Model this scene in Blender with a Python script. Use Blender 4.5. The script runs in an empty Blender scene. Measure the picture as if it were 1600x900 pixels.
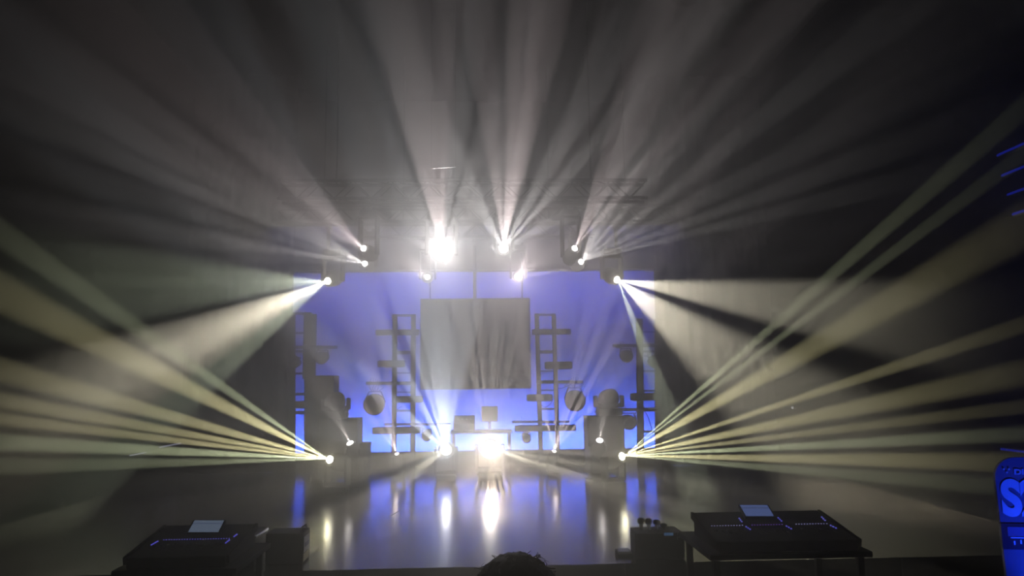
import bpy, bmesh, math, random
from mathutils import Vector, Matrix, noise
random.seed(7)
sc = bpy.context.scene
COL = sc.collection
PI = math.pi
F = 1155.0
ZC = 1.53                                   # eye above the stage floor
HALL = -0.6                                 # hall floor below the stage floor

# ------------------------------------------------------------------ camera
yc = Vector((-45, -150, F)).normalized()    # the stage axis seen by the camera (right, up, forward)
u = Vector((-0.007, 1, 0)); zc_ = (u - yc * u.dot(yc)).normalized()
xc = zc_.cross(yc) * 1.0
if xc.x < 0: xc = -xc
RIGHT = Vector((xc[0], yc[0], zc_[0])); UP = Vector((xc[1], yc[1], zc_[1])); FWD = Vector((xc[2], yc[2], zc_[2]))
CAM = Vector((0, 0, ZC))
cd = bpy.data.cameras.new('camera'); cam = bpy.data.objects.new('camera', cd); COL.objects.link(cam)
m = Matrix((RIGHT, UP, -FWD)).transposed().to_4x4(); m.translation = CAM
cam.matrix_world = m
cd.sensor_fit = 'HORIZONTAL'; cd.sensor_width = 36; cd.lens = 36 * F / 1600; cd.clip_start = 0.05; cd.clip_end = 100
sc.camera = cam

def at(px, py, Y):
    d = RIGHT * ((px - 800) / F) + UP * ((450 - py) / F) + FWD
    return CAM + d * (Y / d.y)

# ------------------------------------------------------------------ materials
def mat(name, col, rough=0.6, metal=0.0, emit=None, es=1.0, bump=0.0, bscale=60, spec=0.5, var=0.0, sample=False):
    M = bpy.data.materials.new(name); M.use_nodes = True
    nt = M.node_tree; b = nt.nodes['Principled BSDF']
    b.inputs['Base Color'].default_value = (*col, 1); b.inputs['Roughness'].default_value = rough
    b.inputs['Metallic'].default_value = metal; b.inputs['Specular IOR Level'].default_value = spec
    if emit:
        b.inputs['Emission Color'].default_value = (*emit, 1); b.inputs['Emission Strength'].default_value = es
        if not sample: M.cycles.emission_sampling = 'NONE'
    if bump or var:
        tc = nt.nodes.new('ShaderNodeTexCoord'); n = nt.nodes.new('ShaderNodeTexNoise'); n.inputs['Scale'].default_value = bscale
        n.inputs['Detail'].default_value = 4
        nt.links.new(tc.outputs['Object'], n.inputs['Vector'])
        if bump:
            bp = nt.nodes.new('ShaderNodeBump'); bp.inputs['Strength'].default_value = bump
            nt.links.new(n.outputs['Fac'], bp.inputs['Height']); nt.links.new(bp.outputs['Normal'], b.inputs['Normal'])
        if var:
            mx = nt.nodes.new('ShaderNodeMix'); mx.data_type = 'RGBA'
            mx.inputs['A'].default_value = (*[c * (1 - var) for c in col], 1); mx.inputs['B'].default_value = (*[min(1, c * (1 + var)) for c in col], 1)
            nt.links.new(n.outputs['Fac'], mx.inputs['Factor']); nt.links.new(mx.outputs['Result'], b.inputs['Base Color'])
    return M
BLACKM = mat('black_metal', (.01, .01, .01), 0.8, .0, spec=.04, bump=.05, bscale=120, var=.3)
CASEM = mat('case_black', (.008, .008, .008), .75, spec=.15, bump=.12, bscale=200, var=.3)
EDGE = mat('aluminium_edge', (.35, .37, .42), .5, 1.0, bump=.03)
CLOTH = mat('black_cloth', (.0013, .0012, .0012), .95, spec=0, var=.3)
WALLM = mat('wall_paint', (.0015, .0014, .0013), .95, spec=0, var=.3)
CYC = mat('cyclorama_cloth', (.75, .75, .78), .9, bump=.03, bscale=80, spec=.1, var=.03)
SCREENM = mat('dark_screen', (.03, .03, .032), .5, bump=.02, var=.2)
LENS = mat('lit_lens', (.9, .9, .9), .2, emit=(1, .97, .92), es=40)
LENSW = mat('lit_lens_warm', (.9, .9, .8), .2, emit=(1, .97, .86), es=40)
GLASS_D = mat('dark_glass', (.02, .02, .03), .12, var=.1)
SKIN = mat('skin', (.35, .2, .14), .55, bump=.05, var=.1)
HAIR = mat('dark_hair', (.02, .013, .01), .55, bump=.5, bscale=90, var=.5)
SHIRT = mat('dark_shirt', (.02, .02, .025), .9, bump=.2, bscale=120, var=.3)
TROUSER = mat('dark_trousers', (.02, .022, .03), .9, bump=.2, bscale=120, var=.3)

def floor_material():
    M = bpy.data.materials.new('stage_boards'); M.use_nodes = True; nt = M.node_tree; b = nt.nodes['Principled BSDF']
    tc = nt.nodes.new('ShaderNodeTexCoord')
    mp = nt.nodes.new('ShaderNodeMapping')
    br = nt.nodes.new('ShaderNodeTexBrick'); br.inputs['Scale'].default_value = 1
    br.inputs['Color1'].default_value = (.03, .026, .024, 1); br.inputs['Color2'].default_value = (.045, .04, .036, 1); br.inputs['Mortar'].default_value = (.008, .008, .008, 1)
    br.inputs['Mortar Size'].default_value = .004; br.inputs['Brick Width'].default_value = 2.4; br.inputs['Row Height'].default_value = .14
    nz = nt.nodes.new('ShaderNodeTexNoise'); nz.inputs['Scale'].default_value = 6; nz.inputs['Detail'].default_value = 6
    rr = nt.nodes.new('ShaderNodeMapRange'); rr.inputs['To Min'].default_value = .13; rr.inputs['To Max'].default_value = .25
    nt.links.new(tc.outputs['Object'], mp.inputs['Vector']); nt.links.new(mp.outputs['Vector'], br.inputs['Vector'])
    nt.links.new(tc.outputs['Object'], nz.inputs['Vector']); nt.links.new(nz.outputs['Fac'], rr.inputs['Value'])
    nt.links.new(rr.outputs['Result'], b.inputs['Roughness']); nt.links.new(br.outputs['Color'], b.inputs['Base Color'])
    bp = nt.nodes.new('ShaderNodeBump'); bp.inputs['Strength'].default_value = .35; bp.inputs['Distance'].default_value = .004
    nt.links.new(br.outputs['Fac'], bp.inputs['Height']); bp.invert = True
    nt.links.new(bp.outputs['Normal'], b.inputs['Normal'])
    b.inputs['Specular IOR Level'].default_value = .8
    return M

# ------------------------------------------------------------------ geometry helpers
def rot_to(d, up=Vector((0, 0, 1))):
    d = Vector(d).normalized()
    return d.to_track_quat('Z', 'Y').to_matrix()
def add_box(bm, c, s, R=None, bev=0.0):
    r = bmesh.ops.create_cube(bm, size=1)
    M = Matrix.Diagonal((*s, 1))
    if R is not None: M = R.to_4x4() @ M
    M = Matrix.Translation(Vector(c)) @ M
    bmesh.ops.transform(bm, matrix=M, verts=r['verts'])
    if bev:
        es = {e for v in r['verts'] for e in v.link_edges}
        bmesh.ops.bevel(bm, geom=list(es), offset=bev, segments=2, affect='EDGES', profile=.6)
def add_stick(bm, a, b, w, d=None):
    """a box-section bar from a to b, w high / d deep"""
    a, b = Vector(a), Vector(b); ax = (b - a); L = ax.length; ax.normalize()
    dep = Vector((0, 1, 0)); 
    if abs(ax.y) > .9: dep = Vector((1, 0, 0))
    s = ax.cross(dep).normalized(); dep = s.cross(ax).normalized()
    R = Matrix((s, dep, ax)).transposed()
    add_box(bm, (a + b) / 2, (w, d or w, L), R, min(w, d or w) * .12)
def add_tube(bm, pts, r, seg=10, r2=None):
    pts = [Vector(p) for p in pts]; rings = []
    for i, p in enumerate(pts):
        d = (pts[min(i + 1, len(pts) - 1)] - pts[max(i - 1, 0)]).normalized()
        R = d.to_track_quat('Z', 'Y').to_matrix()
        rad = r if r2 is None else r + (r2 - r) * i / (len(pts) - 1)
        rings.append([bm.verts.new(p + R @ Vector((math.cos(2 * PI * k / seg) * rad, math.sin(2 * PI * k / seg) * rad, 0))) for k in range(seg)])
    for i in range(len(rings) - 1):
        for k in range(seg):
            bm.faces.new((rings[i][k], rings[i][(k + 1) % seg], rings[i + 1][(k + 1) % seg], rings[i + 1][k]))
    bm.faces.new(rings[0][::-1]); bm.faces.new(rings[-1])
def add_lathe(bm, prof, c=(0, 0, 0), d=(0, 0, 1), seg=24):
    """prof: list of (radius, height along d)"""
    R = Vector(d).to_track_quat('Z', 'Y').to_matrix(); c = Vector(c); rings = []
    for r, h in prof:
        r = max(r, 1e-4)
        rings.append([bm.verts.new(c + R @ Vector((math.cos(2 * PI * k / seg) * r, math.sin(2 * PI * k / seg) * r, h))) for k in range(seg)])
    for i in range(len(rings) - 1):
        for k in range(seg):
            bm.faces.new((rings[i][k], rings[i][(k + 1) % seg], rings[i + 1][(k + 1) % seg], rings[i + 1][k]))
    bm.faces.new(rings[0][::-1]); bm.faces.new(rings[-1])
def obj(name, bm, material, parent=None, smooth=False, off=None):
    me = bpy.data.meshes.new(name)
    if off is not None: bmesh.ops.translate(bm, vec=-Vector(off), verts=bm.verts)
    bmesh.ops.recalc_face_normals(bm, faces=bm.faces)
    bm.to_mesh(me); bm.free()
    if smooth:
        for p in me.polygons: p.use_smooth = True
        try: me.set_sharp_from_angle(angle=math.radians(40))
        except Exception: pass
    me.materials.append(material)
    o = bpy.data.objects.new(name, me); COL.objects.link(o)
    if parent: o.parent = parent
    elif off is not None: o.location = off
    return o
def BM(): return bmesh.new()
def thing(name, label, cat, loc=(0, 0, 0), rotz=0, group=None):
    o = bpy.data.objects.new(name, None); COL.objects.link(o); o.empty_display_size = .1
    o.location = loc; o.rotation_euler = (0, 0, rotz); return tag(o, label, cat, group)
def tag(o, label, cat, group=None):
    o['label'] = label; o['category'] = cat
    if group: o['group'] = group
    return o
def struct(name, bm, m):
    o = obj(name, bm, m); o['kind'] = 'structure'; return o
def text_bm(txt, size, R, loc, bold=0.0):
    cu = bpy.data.curves.new('lettering', 'FONT'); cu.body = txt; cu.size = size; cu.extrude = .0008; cu.offset = bold
    t = bpy.data.objects.new('lettering', cu); COL.objects.link(t)
    dg = bpy.context.evaluated_depsgraph_get(); me = t.evaluated_get(dg).to_mesh()
    bm = BM(); bm.from_mesh(me); t.evaluated_get(dg).to_mesh_clear()
    bpy.data.objects.remove(t); bpy.data.curves.remove(cu)
    M = R.to_4x4(); M.translation = Vector(loc)
    bmesh.ops.transform(bm, matrix=M, verts=bm.verts)
    return bm

# ------------------------------------------------------------------ lights
E0 = 1.05
def gobo_light(name, pos, power, color, base=.03, basecol=None, rays=(), sectors=(), axis=None, radius=.03, spike=None, pol=(12, 25), soft=.5):
    """A lamp behind a gobo: how much it sends in each direction.
    rays: (direction, half angle, strength, colour); sectors: (azimuth direction, half angle, strength, colour) about axis."""
    L = bpy.data.lights.new(name, 'POINT'); L.energy = power * E0; L.shadow_soft_size = radius
    flux = base + sum(q[2] * (1 - math.cos(q[1])) / 2 for q in rays) + sum(q[2] * q[1] / PI for q in sectors) + (spike[3] * .4 if spike else 0)
    L.energy = power * E0 * flux           # what the gobo lets through
    L.use_nodes = True; nt = L.node_tree; nt.nodes.clear()
    N = nt.nodes.new; lk = nt.links.new
    geo = N('ShaderNodeNewGeometry'); em = N('ShaderNodeEmission'); out = N('ShaderNodeOutputLight')
    vec = geo.outputs['Incoming']
    acc = N('ShaderNodeCombineXYZ'); bc = basecol or color
    for i in range(3): acc.inputs[i].default_value = base * bc[i]
    acc = acc.outputs[0]
    def window(v, d, ha, soft):
        dt = N('ShaderNodeVectorMath'); dt.operation = 'DOT_PRODUCT'; lk(v, dt.inputs[0]); dt.inputs[1].default_value = d
        mr = N('ShaderNodeMapRange'); mr.interpolation_type = 'SMOOTHSTEP'
        mr.inputs['From Min'].default_value = math.cos(min(PI, ha * (1 + soft))); mr.inputs['From Max'].default_value = math.cos(ha * max(0, 1 - soft))
        lk(dt.outputs['Value'], mr.inputs['Value']); return mr.outputs['Result']
    def addto(acc, fac, col):
        ma = N('ShaderNodeVectorMath'); ma.operation = 'MULTIPLY_ADD'
        lk(fac, ma.inputs[0]); ma.inputs[1].default_value = col; lk(acc, ma.inputs[2]); return ma.outputs[0]
    for d, ha, s, col in rays:
        c = col or color
        acc = addto(acc, window(vec, d, ha, .9), [s * k for k in c])
    if axis is not None and (sectors or spike):
        dt = N('ShaderNodeVectorMath'); dt.operation = 'DOT_PRODUCT'; lk(vec, dt.inputs[0]); dt.inputs[1].default_value = axis
        sca = N('ShaderNodeVectorMath'); sca.operation = 'SCALE'; sca.inputs[0].default_value = axis; lk(dt.outputs['Value'], sca.inputs['Scale'])
        sub = N('ShaderNodeVectorMath'); sub.operation = 'SUBTRACT'; lk(vec, sub.inputs[0]); lk(sca.outputs[0], sub.inputs[1])
        nor = N('ShaderNodeVectorMath'); nor.operation = 'NORMALIZE'; lk(sub.outputs[0], nor.inputs[0]); perp = nor.outputs[0]
        a2 = None
        z = N('ShaderNodeCombineXYZ'); a2 = z.outputs[0]
        for d, ha, s, col in sectors:
            a2 = addto(a2, window(perp, d, ha, soft), [s * k for k in (col or color)])
        if spike:                       # radial spokes of the gobo
            fr, lo, hi, amt, floor_ = spike
            tn = N('ShaderNodeTexNoise'); tn.inputs['Scale'].default_value = fr; tn.inputs['Detail'].default_value = 3; tn.inputs['Roughness'].default_value = .7
            lk(perp, tn.inputs['Vector'])
            mr = N('ShaderNodeMapRange'); mr.inputs['From Min'].default_value = lo; mr.inputs['From Max'].default_value = hi
            mr.inputs['To Min'].default_value = floor_; mr.inputs['To Max'].default_value = 1
            lk(tn.outputs['Fac'], mr.inputs['Value'])
            pass
            mu = N('ShaderNodeVectorMath'); mu.operation = 'MULTIPLY'
            ad = N('ShaderNodeVectorMath'); ad.operation = 'ADD'; lk(a2, ad.inputs[0]); ad.inputs[1].default_value = [amt * k for k in color]
            lk(ad.outputs[0], mu.inputs[0]); lk(mr.outputs['Result'], mu.inputs[1]); a2 = mu.outputs[0]
        fw = N('ShaderNodeMapRange'); fw.interpolation_type = 'SMOOTHSTEP'; lk(dt.outputs['Value'], fw.inputs['Value'])
        fw.inputs['From Min'].default_value = -.1; fw.inputs['From Max'].default_value = .25
        f2 = N('ShaderNodeMapRange'); f2.interpolation_type = 'SMOOTHSTEP'; lk(dt.outputs['Value'], f2.inputs['Value'])
        f2.inputs['From Min'].default_value = math.cos(math.radians(pol[0])); f2.inputs['From Max'].default_value = math.cos(math.radians(pol[1]))
        fm = N('ShaderNodeMath'); fm.operation = 'MULTIPLY'; lk(fw.outputs['Result'], fm.inputs[0]); lk(f2.outputs['Result'], fm.inputs[1])
        fs = N('ShaderNodeVectorMath'); fs.operation = 'SCALE'; lk(a2, fs.inputs[0]); lk(fm.outputs['Value'], fs.inputs['Scale']); a2 = fs.outputs[0]
        s2 = N('ShaderNodeVectorMath'); s2.operation = 'ADD'; lk(acc, s2.inputs[0]); lk(a2, s2.inputs[1]); acc = s2.outputs[0]
    lk(acc, em.inputs['Color']); em.inputs['Strength'].default_value = 1.0 / flux
    lk(em.outputs[0], out.inputs['Surface'])
    o = bpy.data.objects.new(name, L); COL.objects.link(o); o.location = pos
    return o

def rays_px(pos, lst, col=None):
    """(px, py, depth, half width px, strength[, colour]) -> direction and half angle from pos"""
    res = []
    for r in lst:
        px, py, Yt, hw, s = r[:5]; c = r[5] if len(r) > 5 else col
        t = at(px, py, Yt); d = t - pos
        ha = math.atan(hw * Yt / F / d.length)
        res.append((d.normalized(), ha, s * .2 / ha, c))
    return res
def secs(lst, axis, pos, px, py, Y, col=None):
    """(angle deg from right going up as the hall sees it, half angle deg, strength[, colour]) -> azimuth about the lamp's axis"""
    def az(an):
        v = at(px + 200 * math.cos(an), py - 200 * math.sin(an), Y) - pos
        return (v - axis * v.dot(axis)).normalized()
    res = []
    for q in lst:
        an = math.radians(q[0]); h = math.radians(q[1])
        d = az(an); ha = (az(an + h).angle(d) + az(an - h).angle(d)) / 2
        res.append((d, ha, q[2], q[3] if len(q) > 3 else col))
    return res

def moving_head(name, label, lens, direction, floor=True, size=1.0, lensmat=LENS, group=None, top=None, lens_r=.055, base_z=0.0):
    """A moving-head spotlight whose lens sits at `lens` and looks along `direction`."""
    d = Vector(direction).normalized(); s = size
    ctr = lens - d * .2 * s
    bz = base_z if floor else top
    root = thing(name, label, 'stage light', (ctr.x, ctr.y, bz), 0, group)
    o = Vector((ctr.x, ctr.y, bz)); c = ctr - o
    sg = 1 if floor else -1
    b = BM(); add_box(b, (0, 0, sg * .05 * s), (.30 * s, .26 * s, .10 * s), None, .015 * s)
    for xx in (-1, 1): add_box(b, (xx * .158 * s, 0, sg * .05 * s), (.02 * s, .14 * s, .03 * s), None, .004)
    obj('base', b, BLACKM, root)
    if not floor:
        for xx in (-.09, .09):
            b = BM(); add_box(b, (xx * s, 0, .03), (.04, .05, .06), None, .006); obj('clamp', b, BLACKM, root)
    # yoke pan: arms perpendicular to the horizontal beam direction
    h = Vector((d.x, d.y, 0)); h = h.normalized() if h.length > .05 else Vector((0, -1, 0))
    side = Vector((-h.y, h.x, 0)); R = Matrix((side, h, Vector((0, 0, 1)))).transposed()
    y = BM(); z0 = sg * .10 * s
    add_box(y, (0, 0, z0 + sg * .03 * s), (.36 * s, .12 * s, .05 * s), R, .012 * s)
    for q in (-1, 1):
        p = side * (q * .17 * s)
        zt = c.z + sg * .05 * s; zb = z0 + sg * .01 * s
        add_box(y, (p.x, p.y, (zt + zb) / 2), (.045 * s, .12 * s, abs(zt - zb)), R, .014 * s)
    obj('yoke', y, BLACKM, root)
    hd = BM(); fr = max(.10, lens_r + .018) * s
    add_lathe(hd, [(.03 * s, -.2 * s), (.10 * s, -.19 * s), (.125 * s, -.13 * s), (.135 * s, -.02 * s), (.125 * s, .05 * s), (.105 * s, .09 * s), (fr * .97, .17 * s),
                   (fr, .185 * s), (fr * .94, .20 * s), (fr * .85, .195 * s)], c, d)
    head = obj('head', hd, BLACKM, root, True)
    ln = BM(); add_lathe(ln, [(lens_r * s, .196 * s), (lens_r * s * .98, .202 * s), (lens_r * .6 * s, .207 * s)], c, d)
    obj('lens', ln, lensmat, head, True)
    return root

# ------------------------------------------------------------------ room shell
b = BM(); add_box(b, (0, 1.25, HALL - .1), (11.4, 10.5, .2)); struct('floor', b, WALLM)
b = BM(); add_box(b, (0, 11.25, -.3), (11.0, 9.5, .6)); struct('stage_floor', b, floor_material())
b = BM(); add_box(b, (0, 6.0, 7.6), (11.4, 20, .2)); struct('ceiling', b, WALLM)
b = BM(); add_box(b, (-5.6, 6, 3.4), (.2, 20, 8.2)); struct('wall_left', b, WALLM)
b = BM(); add_box(b, (5.6, 6, 3.4), (.2, 20, 8.2)); struct('wall_right', b, WALLM)
b = BM(); add_box(b, (0, 16.05, 3.4), (11.0, .1, 8.2)); struct('wall_back', b, WALLM)
b = BM(); add_box(b, (0, -4, 3.4), (11.4, .2, 8.2)); struct('wall_rear', b, WALLM)

# cyclorama: a white cloth on a pipe, lit blue
YC = 14.6
b = BM()
xl, xr, zt = -4.3, 4.2, at(742, 425, YC).z
nx = 60
vs = [[b.verts.new((xl + (xr - xl) * i / nx, YC + .012 * math.sin(i * .9) + .02 * math.sin(i * .23), z)) for i in range(nx + 1)] for z in (0.01, zt / 2, zt)]
for r in range(2):
    for i in range(nx): b.faces.new((vs[r][i], vs[r][i + 1], vs[r + 1][i + 1], vs[r + 1][i]))
cy = thing('cyclorama', 'tall pale backdrop cloth washed in blue light across the back of the stage', 'backdrop', (0, YC, 0))
o = obj('cloth', b, CYC, None, True); o.parent = cy; o.location = (0, -YC, 0)
md = o.modifiers.new('thickness', 'SOLIDIFY'); md.thickness = .006
b = BM(); add_tube(b, [(xl - .1, 0, zt + .03), (xr + .1, 0, zt + .03)], .025); obj('top_pipe', b, BLACKM, cy)

def curtain(name, label, x0, x1, Y, z0, z1, amp=.06, wl=.22):
    b = BM(); n = int(abs(x1 - x0) / .03); rows = []
    for z in (z0, (z0 + z1) / 2, z1):
        rows.append([b.verts.new((x0 + (x1 - x0) * i / n, amp * math.sin(2 * PI * i * .03 / wl) + .02 * math.sin(i * .31), z)) for i in range(n + 1)])
    for r in range(2):
        for i in range(n): b.faces.new((rows[r][i], rows[r][i + 1], rows[r + 1][i + 1], rows[r + 1][i]))
    o = obj(name, b, CLOTH, None, True); o.location = (0, Y, 0)
    md = o.modifiers.new('thickness', 'SOLIDIFY'); md.thickness = .008
    return tag(o, label, 'curtain', 'black stage drapes')
curtain('stage_curtain', 'black pleated side drape hanging left of the blue backdrop', -5.45, at(456, 560, 13.75).x, 13.75, 0.01, 7.49, .035)
curtain('stage_curtain', 'black pleated side drape hanging right of the blue backdrop', at(1027, 560, 13.75).x, 5.45, 13.75, 0.01, 7.49, .035)
curtain('curtain_border', 'black drape hanging above the blue backdrop', -5.45, 5.45, 15.1, zt + .1, 7.49, .012, .4)

# low black ground row hiding the floor battens
g = thing('ground_row', 'long low black masking board along the foot of the blue backdrop', 'masking board', (0, 14.0, 0))
gz = at(742, 704, 14.0).z
b = BM(); add_box(b, (-.15, 0, gz / 2), (7.4, .03, gz), None, .005); obj('board', b, CASEM, g)
for k in range(6):
    b = BM(); x = -3.4 + k * 1.3; add_stick(b, (x, .03, gz * .8), (x, .16, .01), .03); obj('brace', b, BLACKM, g)

# blue light of the backdrop
def area(name, loc, target, sx, sy, power, col):
    L = bpy.data.lights.new(name, 'AREA'); L.shape = 'RECTANGLE'; L.size = sx; L.size_y = sy; L.energy = power; L.color = col
    o = bpy.data.objects.new(name, L); COL.objects.link(o); o.location = loc
    o.rotation_euler = (Vector(target) - Vector(loc)).to_track_quat('-Z', 'Y').to_euler()
    return o
for k in range(4):
    x = -2.85 + k * 1.85
    t = thing('floor_batten', 'blue LED batten light on the floor behind the masking board', 'batten light', (x, 14.25, 0), 0, 'blue battens under the backdrop')
    b = BM(); add_box(b, (0, 0, .05), (1.2, .1, .08), None, .01); obj('housing', b, BLACKM, t)
    b = BM(); add_box(b, (0, .0, .096), (1.15, .06, .01)); obj('lens_strip', b, mat('blue_lens', (.1, .1, .3), .3, emit=(.05, .15, 1), es=6), t)
BLUE = (.045, .12, 1.0)
area('backdrop_blue_low', (-.1, 14.22, .14), (-.1, 14.75, 1.4), 7.4, .06, 620, BLUE)
area('backdrop_blue_fill', (-.1, 13.2, 4.4), (-.1, 14.6, 1.6), 7.4, .1, 350, (.06, .08, 1.0))  # added blue fill from above, no fixture built for it

# ------------------------------------------------------------------ the lamps
YEL = (1, .9, .46); YEL2 = (.92, 1, .60); CREAM = (1, .92, .70); GRN = (.85, .95, .68); WHT = (1, .97, .95); PNK = (1, .83, .82); BLW = (.85, .92, 1.0)
PW = 2000.0
SEC = .7                                    # share of the power in the radial gobos
def lamp(label, px, py, Y, rays=(), sectors=(), col=WHT, base=4, power=PW, floor=True, aim=None, spike=None, size=1.0, lensmat=LENS, top=None, group=None, lens_r=.055, basecol=None, gain=1.0, glare=0, soft=.5):
    pos = at(px, py, Y)
    axis = None; pol = (12, 25)
    if aim is not None:
        axis = (at(aim[0], aim[1], aim[2]) - pos).normalized(); d = axis
    elif rays:
        d = Vector((0, 0, 0))
        for q in rays:
            d += (at(q[0], q[1], q[2]) - pos).normalized() * q[4]
        d.normalize()
    moving_head('moving_spotlight', label, pos, d, floor, size, lensmat, group, top, lens_r)
    if aim is None:                        # fans: slots of a gobo opening towards the hall
        axis = (CAM - pos).normalized(); pol = (40, 55)
        sectors = [(math.degrees(math.atan2(py - q[1], q[0] - px)), max(.5, (.58 if soft > .9 else 1) * math.degrees(math.atan(q[3] / math.hypot(q[0] - px, q[1] - py)))), q[4], *q[5:]) for q in rays]
        rays = ()
    gobo_light('spotlight_beam', pos + d * .045, power, col, base / power, basecol, rays_px(pos, rays, col) + ([(axis, math.radians(5), glare, col)] if glare else []), secs([(q[0], q[1], q[2] * SEC * gain, *q[3:]) for q in sectors], axis, pos, px, py, Y, col) if axis is not None else (), axis, .006, spike, pol, soft)
FL = 'moving spotlights standing on the stage floor'; HG = 'moving spotlights hung from the trusses'
T1, T2, T3 = 4.05, 4.05, 4.0

# lower left and lower right side lamps: fans of yellow rays
lamp('lit floor spotlight at far left throwing a fan of yellow rays leftwards', 515, 718, 10.8, [
    (0, 363, 6.5, 24, .55, YEL2), (0, 456, 6.5, 34, 1.0, YEL), (0, 578, 6.5, 22, .9, YEL), (0, 626, 6.5, 15, .9, YEL), (0, 655, 6.5, 12, .9, YEL),
    (0, 692, 6.5, 16, 1.0, YEL2), (0, 730, 6.5, 16, .4, YEL2)], col=YEL, soft=.95, gain=12, base=3, lensmat=LENSW, group=FL)
lamp('lit floor spotlight at far right throwing a fan of yellow rays rightwards', 972, 713, 10.8, [
    (1322, 408, 7.5, 11, .6, YEL2), (1390, 397, 7.5, 10, .5, YEL2), (1550, 381, 6.8, 36, .9, YEL), (1600, 507, 6.3, 15, .9, YEL), (1600, 583, 6.3, 24, .9, YEL), (1600, 636, 6.3, 13, .6, YEL),
    (1600, 679, 6.3, 14, .9, YEL2), (1600, 724, 6.3, 19, .9, YEL), (1600, 765, 6.3, 18, .35, YEL2)], col=YEL, soft=.95, gain=12, base=3, lensmat=LENSW, group=FL)
# upper side lamps
lamp('lit spotlight hung at far left, throwing broad cream beams down leftwards', 512, 439, 12, [
    (0, 448, 7, 80, .45, GRN), (262, 556, 8.5, 40, 1.7, CREAM), (360, 510, 8.5, 11, .9, CREAM), (344, 578, 9, 16, .6, GRN), (200, 440, 8, 8, .15, GRN)], col=CREAM, gain=9.5, base=4, floor=False, top=T2 - .3, lensmat=LENSW, group=HG)
lamp('lit spotlight hung at far right, throwing broad cream beams down rightwards', 964, 437, 12, [
    (1300, 484, 8, 38, 1.2, CREAM), (1164, 590, 8.6, 50, 1.4, CREAM), (1003, 540, 11, 7, .5, GRN)], col=CREAM, gain=9.5, base=4, floor=False, top=T2 - .3, lensmat=LENSW, group=HG)
# left pair
lamp('upper spotlight of the lit pair hung left of the white glare', 568, 388, 10.5, [
    (430, 215, 8, 10, .4), (400, 232, 8, 16, .4), (330, 190, 7.5, 34, .35), (300, 240, 7.5, 24, .3), (250, 260, 7.5, 40, .15)], col=PNK, soft=.7, gain=2.6, base=2, floor=False, top=T1, group=HG, size=.8)
lamp('lower spotlight of the lit pair hung left of the white glare', 570, 412, 12, [
    (353, 263, 8, 12, .6), (390, 311, 8, 7, .7), (370, 320, 8, 9, .6), (300, 298, 7.5, 9, .5), (300, 330, 8, 10, .45), (300, 362, 8, 7, .5), (420, 390, 9, 5, .5), (330, 395, 8, 14, .25), (300, 320, 8, 50, .2)], col=(1, .93, .9), soft=.7, gain=2.6, base=2, floor=False, top=T2, group=HG, size=.8)
# right pair
lamp('upper spotlight of the lit pair hung right of the white glare', 898, 388, 10.5, [
    (945, 250, 9, 8, .6), (970, 245, 9, 12, .6), (990, 280, 9, 7, .5)], col=PNK, soft=.7, gain=2.6, base=2, floor=False, top=T1, group=HG, size=.8)
lamp('lower spotlight of the lit pair hung right of the white glare', 908, 409, 12, [
    (965, 246, 9, 9, .8), (1000, 240, 9, 13, .8), (1035, 255, 8.5, 9, .7), (1060, 290, 8.5, 7, .7), (1080, 320, 8.5, 8, .5), (1100, 340, 8.5, 6, .55), (1120, 357, 8.5, 6, .5), (1150, 300, 8, 40, .2), (1050, 230, 8, 60, .25)], col=(1, .93, .9), soft=.7, gain=2.6, base=2, floor=False, top=T2, group=HG, size=.8)
# star lamps above
lamp('largest blinding white spotlight hung above the dark screen', 690, 392, 10.5, col=(1, .94, .93), base=2, aim=(720, 480, 2), floor=False, top=T1, group=HG, gain=.85, size=1.25, lens_r=.115, glare=.034, spike=(5, .3, .75, .07, .4), sectors=[
    (97, 9, 1.2, PNK), (82, 3, .6), (70, 4, .4), (58, 4, .4), (118, 6, .5), (135, 8, .3), (105, 2, .5), (48, 6, .3), (20, 14, .15, BLW), (160, 10, .2)])
lamp('white spotlight hung in the middle, throwing beams straight up', 787, 388, 10.5, col=(1, .96, .94), base=2.5, aim=(770, 480, 2), floor=False, top=T1, group=HG, gain=1.3, lens_r=.08, glare=.012, spike=(7, .3, .75, .03, .4), sectors=[
    (82, 6, .9, PNK), (95, 4, .6, PNK), (62, 4, .35), (50, 3, .35), (120, 8, .3), (30, 5, .15)], size=.8)
lamp('small white spotlight hung lower left of the largest white glare', 668, 433, 13, col=(1, .95, .95), base=2, aim=(640, 470, 3), floor=False, top=T3, group=HG, gain=1.2, glare=.002, spike=(12, .35, .7, .02, .2), sectors=[
    (150, 12, .35, PNK), (130, 6, .3, PNK), (170, 5, .3)], size=.8)
lamp('pink-white spotlight with thin spiky rays hung above the screen corner', 810, 432, 13, col=(1, .84, .88), base=4, aim=(790, 470, 3), floor=False, top=T3, group=HG, gain=1.1, lens_r=.08, glare=.02, spike=(26, .4, .68, .1, .03), sectors=[
    (50, 22, .4, PNK), (15, 12, .2), (80, 12, .3)], size=.8)
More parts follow.
